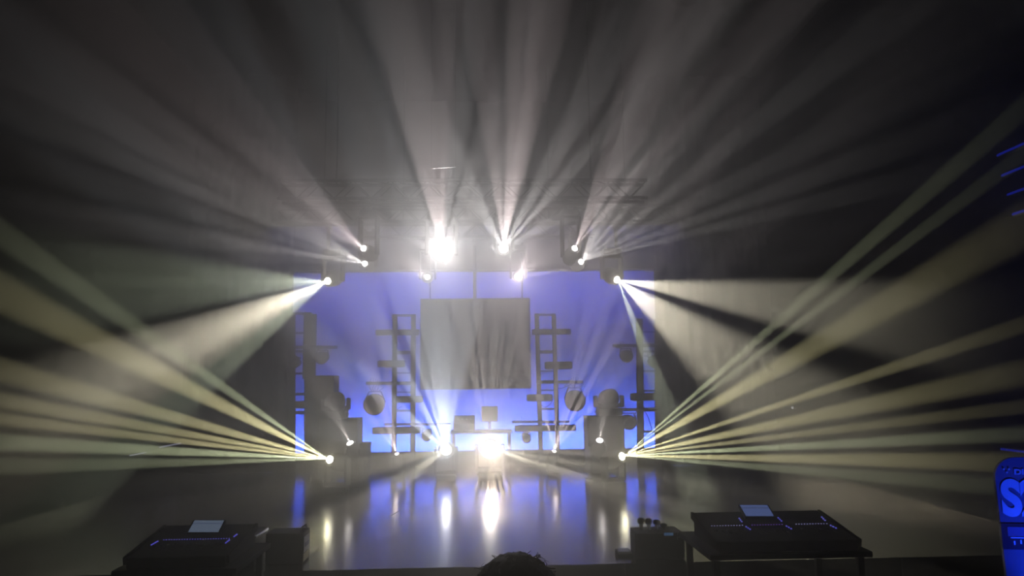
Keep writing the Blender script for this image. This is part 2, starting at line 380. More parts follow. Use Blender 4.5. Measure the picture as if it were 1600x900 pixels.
# star lamps on the floor
lamp('largest blinding white spotlight on the middle of the stage floor', 765, 700, 12, col=(1, .88, .76), base=2, aim=(762, 600, 2), group=FL, gain=2, size=1.25, lens_r=.09, glare=.06, basecol=(1, .9, .8), spike=(24, .42, .62, .2, .02), sectors=[
    (-16, 9, .5, CREAM), (-90, 50, .25, (1, .75, .5)), (90, 14, .22), (36, 6, .15, BLW), (142, 6, .22, BLW), (180, 10, .3, CREAM), (0, 8, .4)])
lamp('bright floor spotlight left of the largest floor glare, fan of rays upwards', 697, 703, 12, col=BLW, base=2.5, aim=(690, 600, 2), group=FL, gain=3, lens_r=.08, glare=.012, spike=(16, .3, .7, .02, .2), sectors=[
    (92, 6, .8), (104, 5, .8), (120, 4, .6), (80, 4, .5), (140, 5, .4), (194, 6, .2, CREAM), (217, 7, .2, CREAM), (168, 8, .15)])
# small floor lamps
lamp('small floor spotlight in front of the left ladder, thin pinkish fan', 620, 709, 12.5, [
    (612, 640, 12.2, 3, .30), (596, 630, 12, 6, .22), (570, 640, 12, 6, .22), (585, 600, 11.5, 10, .12), (560, 520, 11, 30, .035, PNK)], col=PNK, gain=8, base=2, group=FL, size=.6, lens_r=.05)
lamp('small floor spotlight in front of the right ladder, thin upward fan', 866, 705, 12.5, [
    (846, 640, 12.2, 4, .3), (868, 620, 12, 2.5, .25), (885, 630, 12, 3, .3), (897, 620, 12, 2.5, .35), (912, 620, 12, 3, .35), (925, 640, 12, 4, .25), (930, 560, 11, 25, .03, PNK)], col=PNK, gain=8, base=2, group=FL, size=.6, lens_r=.05)
lamp('small round spotlight low in front of the left stack of cases', 547, 692, 11.6, [
    (512, 625, 11.2, 11, .24), (492, 595, 11, 17, .24), (535, 640, 11.3, 4, .1)], col=(1, .9, .85), gain=1.5, base=1, group=FL, size=.8, lens_r=.065)
lamp('small round spotlight low in front of the right stack of cases', 937, 688, 11.6, [
    (944, 630, 11.2, 11, .26), (952, 600, 11, 16, .15)], col=(1, .9, .85), gain=1.5, base=1, group=FL, size=.8, lens_r=.065)

# ------------------------------------------------------------------ overhead trusses
def truss(name, label, Y, z, x0, x1, w=.26):
    t = thing(name, label, 'truss', (0, Y, z + w), 0, 'black trusses over the stage')
    for zz, yy in ((-w, -w / 2), (-w, w / 2), (0, -w / 2), (0, w / 2)):
        b = BM(); add_tube(b, [(x0, yy, zz), (x1, yy, zz)], .024, 12); obj('chord', b, BLACKM, t, True)
    b = BM(); n = int((x1 - x0) / w)
    for i in range(n):
        xa = x0 + (x1 - x0) * i / n; xb = x0 + (x1 - x0) * (i + 1) / n
        for yy in (-w / 2, w / 2):
            add_tube(b, [(xa, yy, -w if i % 2 else 0), (xb, yy, 0 if i % 2 else -w)], .01, 6)
        add_tube(b, [(xa, -w / 2, 0), (xb, w / 2, 0)], .01, 6); add_tube(b, [(xa, -w / 2, -w), (xb, w / 2, -w)], .01, 6)
    obj('lattice', b, BLACKM, t)
    for x in (x0 + .8, x1 - .8):
        b = BM(); add_tube(b, [(x, 0, -.02), (x, 0, 7.5 - z - w)], .012, 6); obj('hanging_cable', b, BLACKM, t)
truss('hanging_truss', 'black box truss nearest the hall, carrying the brightest hung lamps', 10.5, T1 + .13, -2.9, 2.4)
truss('hanging_truss', 'black box truss behind the front one, reaching out to both far side lamps', 12.0, T2 + .13, -3.4, 3.2)
truss('hanging_truss', 'black box truss farthest back, just in front of the blue backdrop', 13.0, T3 + .13, -2.2, 2.0)
for px in (512, 964):                       # drop arms that carry the two low side lamps
    p = at(px, 437, 12)
    t = thing('hanging_bracket', 'black drop arm holding the low lamp at far ' + ('left' if px < 800 else 'right') + ' of the truss', 'bracket', (p.x, 12.0, T2 + .07))
    b = BM(); add_box(b, (0, 0, -.2), (.05, .05, .36), None, .006); obj('arm', b, BLACKM, t)
    b = BM(); add_box(b, (0, 0, -.02), (.09, .09, .05), None, .01); obj('clamp', b, BLACKM, t)

a, c_ = at(674, 263, 10.2), at(712, 260.5, 10.2); m_ = (a + c_) / 2
t = thing('hanging_rod', 'thin bare metal rod hung high above the brightest hung lamp', 'rod', m_)
b = BM(); add_tube(b, [a - m_, c_ - m_], .008, 8); obj('tube', b, mat('bright_metal', (.8, .8, .82), .3, 1.0, var=.05), t, True)
for p in (a, c_):
    b = BM(); add_tube(b, [p - m_, Vector(((p - m_).x, 0, 7.5 - m_.z))], .002, 5); obj('wire', b, BLACKM, t)

# ------------------------------------------------------------------ the dark screen
YS = 13.4
tl, br_ = at(657, 467, YS), at(830, 607, YS)
cx, w, h = (tl.x + br_.x) / 2, br_.x - tl.x, tl.z - br_.z
s = thing('hanging_screen', 'large dark blank screen hung in the middle of the blue backdrop', 'screen', (cx, YS, br_.z))
b = BM(); add_box(b, (0, 0, h / 2), (w - .06, .05, h - .06)); obj('panel', b, SCREENM, s)
b = BM()
for zz in (.02, h - .02): add_box(b, (0, 0, zz), (w, .08, .04), None, .006)
for xx in (-1, 1): add_box(b, (xx * (w / 2 - .02), 0, h / 2), (.04, .08, h - .08), None, .006)
obj('frame', b, BLACKM, s)
for px, wd in ((672, .03), (742, .06), (816, .03)):
    x = at(px, 467, YS).x - cx; b = BM(); add_tube(b, [(x, 0, h - .01), (x, 0, T3 + .05 - br_.z)], wd / 2, 10); obj('hanging_pole', b, BLACKM, s)

# ------------------------------------------------------------------ ladders, towers and what they carry
YL = 13.2
def ladder(name, label, rails, rungs, Y=YL, rw=.085):
    """rails: ((x top, y top), (x foot, y foot)) in photo pixels at depth Y; rungs: (y, thickness px)"""
    (a0, a1), (b0, b1) = rails
    A0, A1, B0, B1 = [at(*p, Y) for p in (a0, a1, b0, b1)]
    o = Vector(((A1.x + B1.x) / 2, Y, 0))
    t = thing(name, label, 'ladder', o)
    ext = lambda p, q: p + (q - p) * (p.z / (p.z - q.z))
    for P0, P1 in ((A0, A1), (B0, B1)):
        b = BM(); add_stick(b, P0 - o, ext(P0, P1) - o, rw, .06); obj('rail', b, BLACKM, t)
    for y, th in rungs:
        f = lambda p, q: p + (q - p) * ((y - a0[1]) / (a1[1] - a0[1]))
        b = BM(); add_stick(b, f(A0, A1) - o, f(B0, B1) - o, th * Y / F, .04); obj('rung', b, BLACKM, t)
    return t
ladder('truss_ladder', 'black upright ladder truss left of the dark screen', (((617, 491), (615.5, 705)), ((646, 491), (645, 705))),
       [(493, 3.5), (519, 7), (552, 5), (584, 2), (599, 3), (614, 2), (643, 3), (664, 3)])
ladder('truss_ladder', 'black leaning ladder truss right of the dark screen', (((838.5, 490), (845, 705)), ((865, 490), (871.5, 705))),
       [(492, 3), (518, 7), (551, 5), (581, 2), (597, 3), (611, 2), (640, 3), (661, 3)], rw=.075)
ladder('truss_tower', 'black ladder tower at far left, half hidden by the side drape', (((456, 488), (456, 715)), ((481, 488), (481, 715))),
       [(490, 4), (521, 3), (550, 3), (585, 3), (617, 4), (646, 5)], Y=13.45, rw=.12)
ladder('truss_tower', 'black ladder tower at far right, half hidden by the side drape', (((999, 498), (1001, 710)), ((1028, 498), (1029, 710))),
       [(519, 2), (540, 4), (550, 3), (581, 3), (612, 3), (641, 6), (675, 3)], Y=13.45, rw=.12)
# solid dark panel on the left tower
p0, p1 = at(470, 489, 13.3), at(488, 592, 13.3)
t = thing('mounted_board', 'tall narrow dark panel fixed to the left tower', 'panel', ((p0.x + p1.x) / 2, 13.54, p1.z))
b = BM(); add_box(b, (0, 0, (p0.z - p1.z) / 2), (p1.x - p0.x, .05, p0.z - p1.z), None, .006); obj('board', b, CASEM, t)
b = BM()
for zz in (.12, p0.z - p1.z - .12): add_box(b, (0, -.04, zz), (.18, .03, .03), None, .004)
obj('bracket', b, BLACKM, t)

def led_bar(label, x0, x1, y0, y1, Y=YL - .09):
    a = at(x0, (y0 + y1) / 2, Y); c = at(x1, (y0 + y1) / 2, Y); hh = (y1 - y0) * Y / F
    ctr = (a + c) / 2; L = (c - a).length
    t = thing('mounted_batten', label, 'batten light', (ctr.x, Y, ctr.z - hh / 2), 0, 'dark light bars fixed to the ladders and towers')
    b = BM(); r = hh / 2
    add_box(b, (0, 0, r), (L - r * .7, .10, hh), None, r * .35)
    obj('housing', b, BLACKM, t)
    for k in (-1, 1):
        b = BM(); add_box(b, (k * (L / 2 - r * .3), 0, r), (r * .6, .11, hh * .92), None, r * .25); obj('end_cap', b, CASEM, t)
    b = BM(); add_box(b, (0, -.05, r), (L * .9, .012, hh * .6), None, .003); obj('lens_strip', b, GLASS_D, t)
led_bar('dark light bar across the top of the left ladder', 587, 655, 515, 524)
led_bar('rounded light bar sticking out left, second down the left ladder', 590, 633, 563, 574)
led_bar('dark light bar sticking out right, third down the left ladder', 617, 661, 619, 629)
led_bar('dark light bar low on the left ladder, behind the small floor lamp', 582, 657, 667, 678)
led_bar('dark light bar across the top of the right ladder', 831, 892, 514, 523)
led_bar('rounded light bar sticking out right, second down the right ladder', 851, 894, 565, 577)
led_bar('dark light bar sticking out left, third down the right ladder', 823, 863, 616, 627)
led_bar('dark light bar low on the right ladder, behind the small floor lamp', 804, 900, 664, 674)
led_bar('dark light bar on the right tower, above the small hanging lamp', 985, 1028, 614, 626, 13.3)
led_bar('dark light bar on the left tower, beside the stack of cases', 456, 482, 627, 638, 13.3)

def pipe(label, x0, x1, y, Y, r=.028, hooks=()):
    a, c = at(x0, y, Y), at(x1, y, Y); ctr = (a + c) / 2
    t = thing('mounted_pipe', label, 'pipe', ctr, 0, 'cross pipes on the ladders and towers')
    b = BM(); add_tube(b, [a - ctr, c - ctr], r, 12); obj('tube', b, BLACKM, t, True)
    for k, x in enumerate(hooks):
        p = at(x, y, Y) - ctr; b = BM(); add_lathe(b, [(r * 1.5, -.03), (r * 1.7, 0), (r * 1.5, .03)], p, (1, 0, 0), 14); obj('coupler', b, BLACKM, t, True)
pipe('short cross pipe on the left ladder holding a round lamp', 572, 648, 599, YL - .12, hooks=(617, 646))
pipe('short cross pipe on the right ladder holding a round lamp', 838, 911, 597, YL - .12, hooks=(842, 868))
pipe('cross pipe high on the left tower', 458, 527, 542.5, 13.3, hooks=(479,))
pipe('cross pipe high on the right tower', 957, 1027, 540, 13.3, hooks=(1000,))
pipe('cross pipe low on the right tower', 950, 1030, 640, 13.3, hooks=(1000,))
pipe('thin cross pipe low on the left ladder', 600, 704, 663, YL - .2, .02, hooks=(616, 646))
pipe('thin cross pipe low on the right ladder', 800, 890, 659, YL - .2, .02, hooks=(843, 870))

def par_can(label, px, py, rpx, Y, hookpy, big=True, arm=0):
    """lamp hung from a pipe: round can facing the hall in a yoke"""
    c = at(px, py, Y); hk = at(px, hookpy, Y); r = rpx * Y / F; hz = hk.z - c.z
    t = thing('hanging_par_lamp', label, 'stage light', hk, 0, 'unlit lamps hung from the cross pipes')
    b = BM(); add_box(b, (0, 0, -.062), (.05, .06, .06), None, .01); add_tube(b, [(0, 0, -.07), (0, 0, -max(.10, (hz - r) * .75))], .016, 8)
    if arm: add_box(b, (0, arm / 2, -.06), (.03, arm, .03), None, .004); obj('clamp', b, BLACKM, t)
    b = BM(); zt = -max(.055, hz - r * 1.12); w = r * .55 if big else r * .8
    add_box(b, (0, 0, zt), (w * 2, .05, .018), None, .004)
    for k in (-1, 1): add_stick(b, (k * w, 0, zt), (k * r * .96, 0, -hz + r * .15), .016, .045)
    obj('yoke', b, BLACKM, t)
    d = Vector((0, -1, -.12)).normalized()
    b = BM(); q = r * .94
    add_lathe(b, [(q * .35, -.26), (q * .62, -.25), (q * .8, -.2), (q * .92, -.1), (q, .0), (q, .08), (q * 1.06, .085), (q * 1.06, .1), (q * .95, .1), (q * .93, .085)], (0, 0, -hz), d, 28)
    can = obj('can', b, BLACKM, t, True)
    b = BM(); add_lathe(b, [(q * .93, .07), (q * .6, .09), (q * .2, .098)], (0, 0, -hz), d, 24); obj('lens', b, GLASS_D, can, True)
    b = BM()
    for k in range(5 if big else 2):
        x = (k - 2) * .04; random.seed(k + px)
        add_tube(b, [(x, .04, .05 + random.random() * .04), (x + .03 * random.uniform(-1, 1), .045, -.03), (x * 1.8 + .05 * random.uniform(-1, 1), .04, zt * .55), (x * .6, .03, zt)], .006, 6)
    obj('cable', b, BLACKM, t)
    return t
par_can('large round unlit lamp hanging left of the left ladder', 586, 631, 16.5, YL - .12, 599)
par_can('large round unlit lamp hanging right of the right ladder', 897, 625, 16.5, YL - .12, 597)
par_can('small unlit lamp hanging from the high pipe on the left tower', 504, 558.5, 10, 13.3, 542.5, False)
par_can('small unlit lamp hanging from the high pipe on the right tower', 977.5, 556, 10, 13.3, 540, False)
par_can('small unlit lamp hanging from the low pipe on the right tower', 981, 659, 11.5, 13.3, 640, False)
par_can('small unlit lamp under the low bar of the left ladder', 667, 680, 8, YL - .2, 663, False)
par_can('small unlit lamp under the low bar of the right ladder', 822, 684, 7, YL - .2, 659, False)
par_can('small unlit lamp at the left tower edge by the drape', 462, 568, 7, 13.08, 553, False, .33)
par_can('small unlit lamp at the right tower edge by the drape', 1020, 567, 7.5, 13.08, 552, False, .33)

# cables slung on the ladders and towers
def cable(label, pts, r=.007, Y=YL - .18):
    P = [at(x, y, Y) for x, y in pts]
    Q = []
    for i in range(len(P) - 1):                       # smooth it
        p0, p1, p2, p3 = P[max(i - 1, 0)], P[i], P[i + 1], P[min(i + 2, len(P) - 1)]
        for k in range(5):
            t = k / 5; Q.append(.5 * ((2 * p1) + (p2 - p0) * t + (2 * p0 - 5 * p1 + 4 * p2 - p3) * t * t + (3 * p1 - p0 - 3 * p2 + p3) * t ** 3))
    Q.append(P[-1]); o = Q[0].copy()
    b = BM(); add_tube(b, [q - o for q in Q], r, 6); ob = obj('hanging_cable', b, BLACKM); ob.location = o
    return tag(ob, label, 'cable', 'black cables on the ladders and towers')
cable('thin black cable sagging between the rails of the right ladder', [(845, 632), (852, 636), (860, 631), (866, 618)])
cable('thin black cable looping off the right ladder to the round lamp', [(866, 604), (876, 607), (886, 603), (893, 600)])
cable('thin black cable sagging between the rails of the left ladder', [(621, 640), (624, 637), (628, 635)])
cable('long black cable hanging down beside the right tower', [(992, 645), (994, 655), (996, 668), (1000, 684)], .008, 13.2)
cable('black cable drooping right of the right tower rail', [(1007, 642), (1013, 652), (1017, 666), (1020, 676)], .008, 13.2)
cable('black cable slung from the right tower to the small lamp', [(990, 645), (992, 647), (995, 641), (997, 628)], .008, 13.1)

# ------------------------------------------------------------------ cases and the unlit moving heads on them
def case(label, x0, x1, ytop, Y, dep=.5, zb=0.0, wheels=True):
    a = at(x0, ytop, Y - dep / 2); c = at(x1, ytop, Y - dep / 2); w = c.x - a.x; h = a.z - zb
    t = thing('flight_case', label, 'flight case', ((a.x + c.x) / 2, Y, zb), 0, 'black cases at the sides of the stage')
    z0 = .07 if wheels else 0
    b = BM(); add_box(b, (0, 0, (h + z0) / 2), (w - .01, dep - .01, h - z0 - .01), None, .008); obj('body', b, CASEM, t)
    b = BM()
    for xx in (-1, 1):
        for yy in (-1, 1): add_box(b, (xx * (w / 2 - .012), yy * (dep / 2 - .012), (h + z0) / 2), (.026, .026, h - z0), None, .004)
    for zz in (z0 + .012, h - .012):
        for yy in (-1, 1): add_box(b, (0, yy * (dep / 2 - .012), zz), (w - .05, .024, .024), None, .004)
        for xx in (-1, 1): add_box(b, (xx * (w / 2 - .012), 0, zz), (.024, dep - .05, .024), None, .004)
    obj('edge_trim', b, BLACKM, t)
    b = BM(); add_box(b, (0, -dep / 2 - .004, h * .6), (.16, .012, .1), None, .004); obj('handle', b, BLACKM, t)
    if wheels:
        for xx in (-1, 1):
            for yy in (-1, 1):
                b = BM(); add_lathe(b, [(.035, -.015), (.038, 0), (.035, .015)], (xx * (w / 2 - .07), yy * (dep / 2 - .07), .038), (1, 0, 0), 14); obj('wheel', b, BLACKM, t, True)
    return t, h
case('tall black case at left rear, its top level with the round lamps', 480, 522, 587, 12.95, .45)
_, hl = case('black case at left carrying an unlit moving head', 497, 559, 655, 12.35, .5)
_, hr = case('black case at right carrying an unlit moving head', 918, 975, 651, 12.35, .5)
case('low black case beside the left stack, under the ladder lamp', 562, 574, 693, 12.4, .4)
def dark_head(label, px, py, Y, zb, size, d):
    c = at(px, py, Y); d = Vector(d).normalized()
    t = moving_head('moving_spotlight', label, c + d * .2 * size, d, True, size, GLASS_D, 'unlit moving spotlights on the cases', None, .07, zb)
    return t
dark_head('unlit moving head on the left case, half behind the tall case', 524, 628, 12.35, hl, 1.25, (.35, -1, .2))
dark_head('unlit moving head on the right case, domed head over its yoke', 951, 624, 12.35, hr, 1.3, (0, -1, .22))

# ------------------------------------------------------------------ the desk behind the floor glare
YD = 13.0
a, c = at(704, 673, YD), at(800, 673, YD); zt_ = a.z
t = thing('stage_table', 'low black table behind the largest floor glare', 'table', ((a.x + c.x) / 2, YD, 0)); tx = (a.x + c.x) / 2; tw = c.x - a.x
b = BM(); add_box(b, (0, 0, zt_ - .02), (tw, .6, .04), None, .008); obj('tabletop', b, CASEM, t)
for xx in (-1, 1):
    for yy in (-1, 1): b = BM(); add_stick(b, (xx * (tw / 2 - .05), yy * .25, 0), (xx * (tw / 2 - .05), yy * .25, zt_ - .02), .04); obj('leg', b, BLACKM, t)
a, c = at(709, 650, YD), at(742, 672.8, YD); w, h = c.x - a.x, a.z - zt_
t = thing('control_desk', 'dark sloped control desk on the low table, left of the monitor', 'control desk', ((a.x + c.x) / 2, YD, zt_ + .002))
b = BM(); vsq = [(-w / 2, -.18, 0), (w / 2, -.18, 0), (w / 2, .18, 0), (-w / 2, .18, 0), (-w / 2, -.18, h * .45), (w / 2, -.18, h * .45), (w / 2, .18, h), (-w / 2, .18, h)]
vv = [b.verts.new(v) for v in vsq]
for f in ((0, 3, 2, 1), (4, 5, 6, 7), (0, 1, 5, 4), (1, 2, 6, 5), (2, 3, 7, 6), (3, 0, 4, 7)): b.faces.new([vv[i] for i in f])
obj('body', b, CASEM, t)
for k in range(4):
    b = BM(); add_lathe(b, [(.014, 0), (.014, .02), (.01, .026)], ((k - 1.5) * w / 5, .02, h * .72), (0, -.5, 1), 12); obj('knob', b, EDGE, t, True)
a, c = at(752, 635, YD), at(778, 659, YD); w, h = c.x - a.x, a.z - c.z
t = thing('monitor', 'small square dark monitor seen from behind, on the low table', 'monitor', ((a.x + c.x) / 2, YD, zt_ + .002))
b = BM(); add_box(b, (0, 0, c.z - zt_ + h / 2), (w, .04, h), None, .008); obj('screen', b, CASEM, t)
b = BM(); add_box(b, (0, .0, (c.z - zt_) / 2 + .006), (.05, .03, c.z - zt_ + .01), None, .005); obj('stand', b, BLACKM, t)
b = BM(); add_box(b, (0, 0, .006), (.2, .16, .012), None, .004); obj('base', b, BLACKM, t)

# ------------------------------------------------------------------ things at the stage front
CREAMM = mat('cream_label', (.75, .70, .5), .5, var=.1); WHITEM = mat('white_label', (.8, .82, .85), .5, var=.05); BLUEM = mat('blue_label', (.12, .16, .35), .5, var=.1)
YF = 6.85
a, c = at(415, 834, YF - .13), at(474, 834, YF - .13)
w = c.x - a.x; h = a.z
t = thing('stage_box', 'low dark box at the left stage front with a pale label on its side', 'box', ((a.x + c.x) / 2, YF, 0))
b = BM(); add_box(b, (0, 0, h / 2), (w, .26, h), None, .012); obj('body', b, CASEM, t)
sx = w / 2 + .002
b = BM(); add_box(b, (sx, -.01, h * .60), (.004, .20, h * .50), None); obj('white_label', b, WHITEM, t)
b = BM(); add_box(b, (sx + .003, -.01, h * .58), (.004, .15, h * .13), None); obj('blue_stripe', b, BLUEM, t)
b = BM(); add_box(b, (sx, -.02, h * .2), (.004, .20, h * .24), None); obj('cream_label', b, CREAMM, t)
b = BM(); add_tube(b, [(sx - .03, .10, h), (sx - .03, .08, h + .035), (sx - .03, -.08, h + .035), (sx - .03, -.10, h)], .008, 8); obj('handle', b, BLACKM, t)
# smaller rack further left, its bright edges catching the light
a, c = at(352, 838, YF - .2), at(398, 838, YF - .2); w = c.x - a.x; h = a.z
t = thing('equipment_rack', 'small dark rack with two bright metal edges beside the left mixing console', 'rack', ((a.x + c.x) / 2, YF, 0))
b = BM(); add_box(b, (0, 0, h / 2), (w, .4, h), None, .006); obj('body', b, CASEM, t)
for zz in (h - .015, h * .45):
    b = BM(); add_box(b, (w / 2 + .004, 0, zz), (.012, .38, .022), None, .004); obj('metal_edge', b, EDGE, t)

# microphone rack at right
YM = 6.75
a, c = at(990, 829, YM), at(1062, 829, YM); w = c.x - a.x; h = a.z
t = thing('microphone_rack', 'dark receiver box at the right stage front with a small blue display', 'receiver', ((a.x + c.x) / 2, YM, 0))
b = BM(); add_box(b, (0, .02, h / 2), (w, .3, h), None, .01); obj('body', b, CASEM, t)
DISP = mat('blue_display', (.05, .1, .18), .3, emit=(.12, .28, .55), es=.35)
b = BM(); add_box(b, (at(1039, 834, YM).x - (a.x + c.x) / 2, -.135, at(1039, 834.5, YM - .13).z), (.082, .008, .024), None, .002); obj('display', b, DISP, t)
b = BM()
for zz in (834, 841):
    q = at(1058.5, zz, YM - .13); add_box(b, (q.x - (a.x + c.x) / 2, -.133, q.z), (.006, .008, .024)); add_box(b, (q.x - (a.x + c.x) / 2 + .009, -.133, q.z + .01), (.018, .008, .005))
obj('indicator_marks', b, WHITEM, t)
b = BM()
for k in (-1, 1): add_box(b, (k * (w / 2 + .006), -.1, h / 2), (.012, .04, h * .9), None, .004)
obj('rack_ear', b, BLACKM, t)
for k, px in enumerate((1002, 1014, 1026.5, 1037)):
    q = at(px, 829, YM + .02); zt2 = at(px, 809 + (0, 1, 3, 9)[k], YM + .02).z
    mth = thing('microphone', ['leftmost', 'second from left', 'third from left', 'rightmost and shortest'][k] + ' of the four microphones standing on the receiver box', 'microphone', (q.x, YM + .02, h + .001), 0, 'microphones on the receiver box')
    H = zt2 - h
    b = BM(); add_lathe(b, [(.016, 0), (.017, .004), (.014, H * .2), (.019, H * .48)], (0, 0, 0), (0, 0, 1), 16); obj('handle', b, BLACKM, mth, True)
    b = BM(); add_lathe(b, [(.019, H * .48), (.030, H * .56), (.033, H * .72), (.030, H * .88), (.018, H * .98), (.004, H)], (0, 0, 0), (0, 0, 1), 18); obj('grille', b, BLACKM, mth, True)
    b = BM(); add_lathe(b, [(.0325, H * .68), (.0345, H * .70), (.0345, H * .73), (.0325, H * .75)], (0, 0, 0), (0, 0, 1), 18); obj('grille_ring', b, CASEM, mth, True)
# wedge plate on the floor
q = at(974, 862, 6.8)
t = thing('floor_pedal', 'small flat pedal on the stage edge left of the receiver box', 'pedal', (q.x, 6.78, 0))
b = BM(); vsq = [(-.06, -.05, 0), (.075, -.05, 0), (.06, .06, 0), (-.07, .06, 0), (-.055, -.045, .025), (.07, -.045, .03), (.055, .055, .05), (-.065, .055, .055)]
vv = [b.verts.new(v) for v in vsq]
for f in ((0, 3, 2, 1), (4, 5, 6, 7), (0, 1, 5, 4), (1, 2, 6, 5), (2, 3, 7, 6), (3, 0, 4, 7)): b.faces.new([vv[i] for i in f])
obj('body', b, CASEM, t)
b = BM(); add_box(b, (0, .005, .048), (.1, .07, .006), Matrix.Rotation(.24, 3, 'X'), .002); obj('tread', b, EDGE, t)
# tape marks
TAPE = mat('white_tape', (.5, .5, .48), .6, var=.2)
for lab, (x0, y0), (x1, y1), wd in (('white tape mark at the left stage front beside the labelled box', (487, 869), (498, 857), .012), ('short pale tape mark on the boards, left of centre', (611, 806), (624, 798), .02)):
    def fl(px, py):
        d = at(px, py, 10) - CAM; return CAM + d * (ZC / -d.z)
    p, q = fl(x0, y0), fl(x1, y1); dd = q - p; ang = math.atan2(dd.y, dd.x)
    b = BM(); add_box(b, (0, 0, .0015), (dd.length, wd, .002), None); o = obj('tape_mark', b, TAPE); o.location = (p + q) / 2; o.location.z = 0; o.rotation_euler = (0, 0, ang)
    tag(o, lab, 'tape')

# ------------------------------------------------------------------ mixing consoles on tables before the stage
LEDB = mat('blue_led', (.1, .1, .5), .4, emit=(.16, .15, 1), es=.8); LEDW = mat('pale_led', (.5, .5, .7), .4, emit=(.45, .45, 1), es=.9); LEDV = mat('violet_led', (.3, .1, .5), .4, emit=(.28, .1, .9), es=.6)
SCR = mat('console_screen', (.1, .12, .15), .3, emit=(.115, .15, .215), es=1.2); SCRB = mat('console_screen_blue', (.08, .1, .16), .3, emit=(.085, .125, .31), es=1.2); SCRL = mat('screen_line', (.02, .03, .08), .3, emit=(.06, .08, .17), es=1.0)
def console(label, tlabel, x0, x1, yrow, scr, banks, screen_mat, slants):
    Y = 5.45
    a, c = at(x0, yrow, Y), at(x1, yrow, Y); cx, w = (a.x + c.x) / 2, c.x - a.x
    zrow = a.z; ztab = zrow - .13
    tb = thing('trestle_table', tlabel, 'table', (cx, Y + .05, HALL))
    b = BM(); add_box(b, (0, 0, ztab - HALL - .02), (w + .16, .8, .04), None, .008); obj('tabletop', b, CASEM, tb)
    for xx in (-1, 1):
        for yy in (-1, 1): b = BM(); add_stick(b, (xx * (w / 2 + .02), yy * .33, 0), (xx * (w / 2 + .02), yy * .33, ztab - HALL - .03), .045); obj('leg', b, BLACKM, tb)
    t = thing('mixing_console', label, 'mixing console', (cx, Y, ztab + .002))
    # body: wedge, low at the operator's side
    ys = (-.32, .05, .30); zs = (.07, .125, .165); hw = w / 2
    b = BM(); L = []
    for x in (-hw, hw):
        L.append([b.verts.new(v) for v in ((x, ys[0], 0), (x, ys[2], 0), (x, ys[2], zs[2]), (x, ys[1], zs[1]), (x, ys[0], zs[0]))])
    b.faces.new(L[0]); b.faces.new(L[1][::-1])
    for i in range(5): b.faces.new((L[0][i], L[0][(i + 1) % 5], L[1][(i + 1) % 5], L[1][i]))
    bmesh.ops.bevel(b, geom=list(b.edges), offset=.006, segments=1, affect='EDGES'); obj('body', b, CASEM, t)
    for k in (-1, 1):
        b = BM(); add_stick(b, (k * (hw + .012), ys[0], zs[0] - .02), (k * (hw + .012), ys[2], zs[2] - .02), .05, .02); obj('side_cheek', b, BLACKM, t)
    o = Vector((cx, Y, ztab + .002))
    # tablet-like screen lying back on the console
    P = [at(*p, Yq) - o for p, Yq in zip(scr, (5.72, 5.72, 5.57, 5.57))]       # tl tr br bl
    n = (P[1] - P[0]).cross(P[3] - P[0]).normalized(); n = n if n.z > 0 else -n
    def quad(name, pts, m, th, parent):
        b = BM(); up = [b.verts.new(p) for p in pts]; dn = [b.verts.new(p - n * th) for p in pts]
        b.faces.new(up); b.faces.new(dn[::-1])
        for i in range(4): b.faces.new((up[i], dn[i], dn[(i + 1) % 4], up[(i + 1) % 4]))
        return obj(name, b, m, parent)
    mid = sum(P, Vector()) / 4
    bez = quad('screen_housing', [mid + (p - mid) * 1.1 - n * .002 for p in P], CASEM, .02, t)
    quad('screen', P, screen_mat, .003, bez)
    f = lambda p, q, k: p + (q - p) * k
    quad('menu_line', [f(P[0], P[3], .26) + n * .001, f(P[1], P[2], .26) + n * .001, f(P[1], P[2], .31) + n * .001, f(P[0], P[3], .31) + n * .001], SCRL, .002, bez)
    b = BM(); add_stick(b, mid - n * .02, Vector((mid.x, mid.y + .02, zs[2] - .02)), .05); obj('screen_arm', b, BLACKM, t)
    # fader banks: a row of small lights, faders below
    zat = lambda y: zs[0] + (zs[1] - zs[0]) * (y - ys[0]) / (ys[1] - ys[0]) if y < ys[1] else zs[1] + (zs[2] - zs[1]) * (y - ys[1]) / (ys[2] - ys[1])
    fad = 0
    for xa, xb, nled, lm in banks:
        xs = [at(xa + (xb - xa) * i / (nled - 1), yrow, Y).x - cx for i in range(nled)]
        for x in xs:
            b = BM(); add_box(b, (x, 0, zat(0) + .002), (.005, .006, .005)); obj('button_light', b, lm, t)
        for x in xs[::2]:
            b = BM(); add_box(b, (x, -.14, zat(-.14)), (.004, .11, .004)); fd = obj('fader', b, BLACKM, t)
            b = BM(); add_box(b, (x, -.12 + .03 * math.sin(x * 40), zat(-.12) + .008), (.014, .026, .012), None, .003); obj('fader_cap', b, BLACKM, fd)
    for (x0_, y0_, x1_, y1_, nn, lm) in slants:
        for i in range(nn):
            k = i / max(nn - 1, 1); px, py = x0_ + (x1_ - x0_) * k, y0_ + (y1_ - y0_) * k
            d = at(px, py, Y) - CAM                        # meet the console's top surface
            s_ = 1.0
            for _ in range(20):
                p = CAM + d * s_ - o; s_ -= (p.z - zat(min(max(p.y, ys[0]), ys[2])) - .004) / d.z * .9
            p = CAM + d * s_ - o
            b = BM(); add_box(b, p, (.007, .014, .008)); obj('button_light', b, lm, t)
console('mixing console left of the stage with one long row of blue lights', 'table under the mixing console left of the stage', 232, 378, 842,
        ((304, 813), (350, 813), (341, 831), (294, 831)), [(256, 358, 26, LEDB)], SCR,
        [(237, 851, 246, 846, 4, LEDB), (353, 848, 358, 844, 3, LEDB), (366, 838, 370, 835, 3, LEDB)])
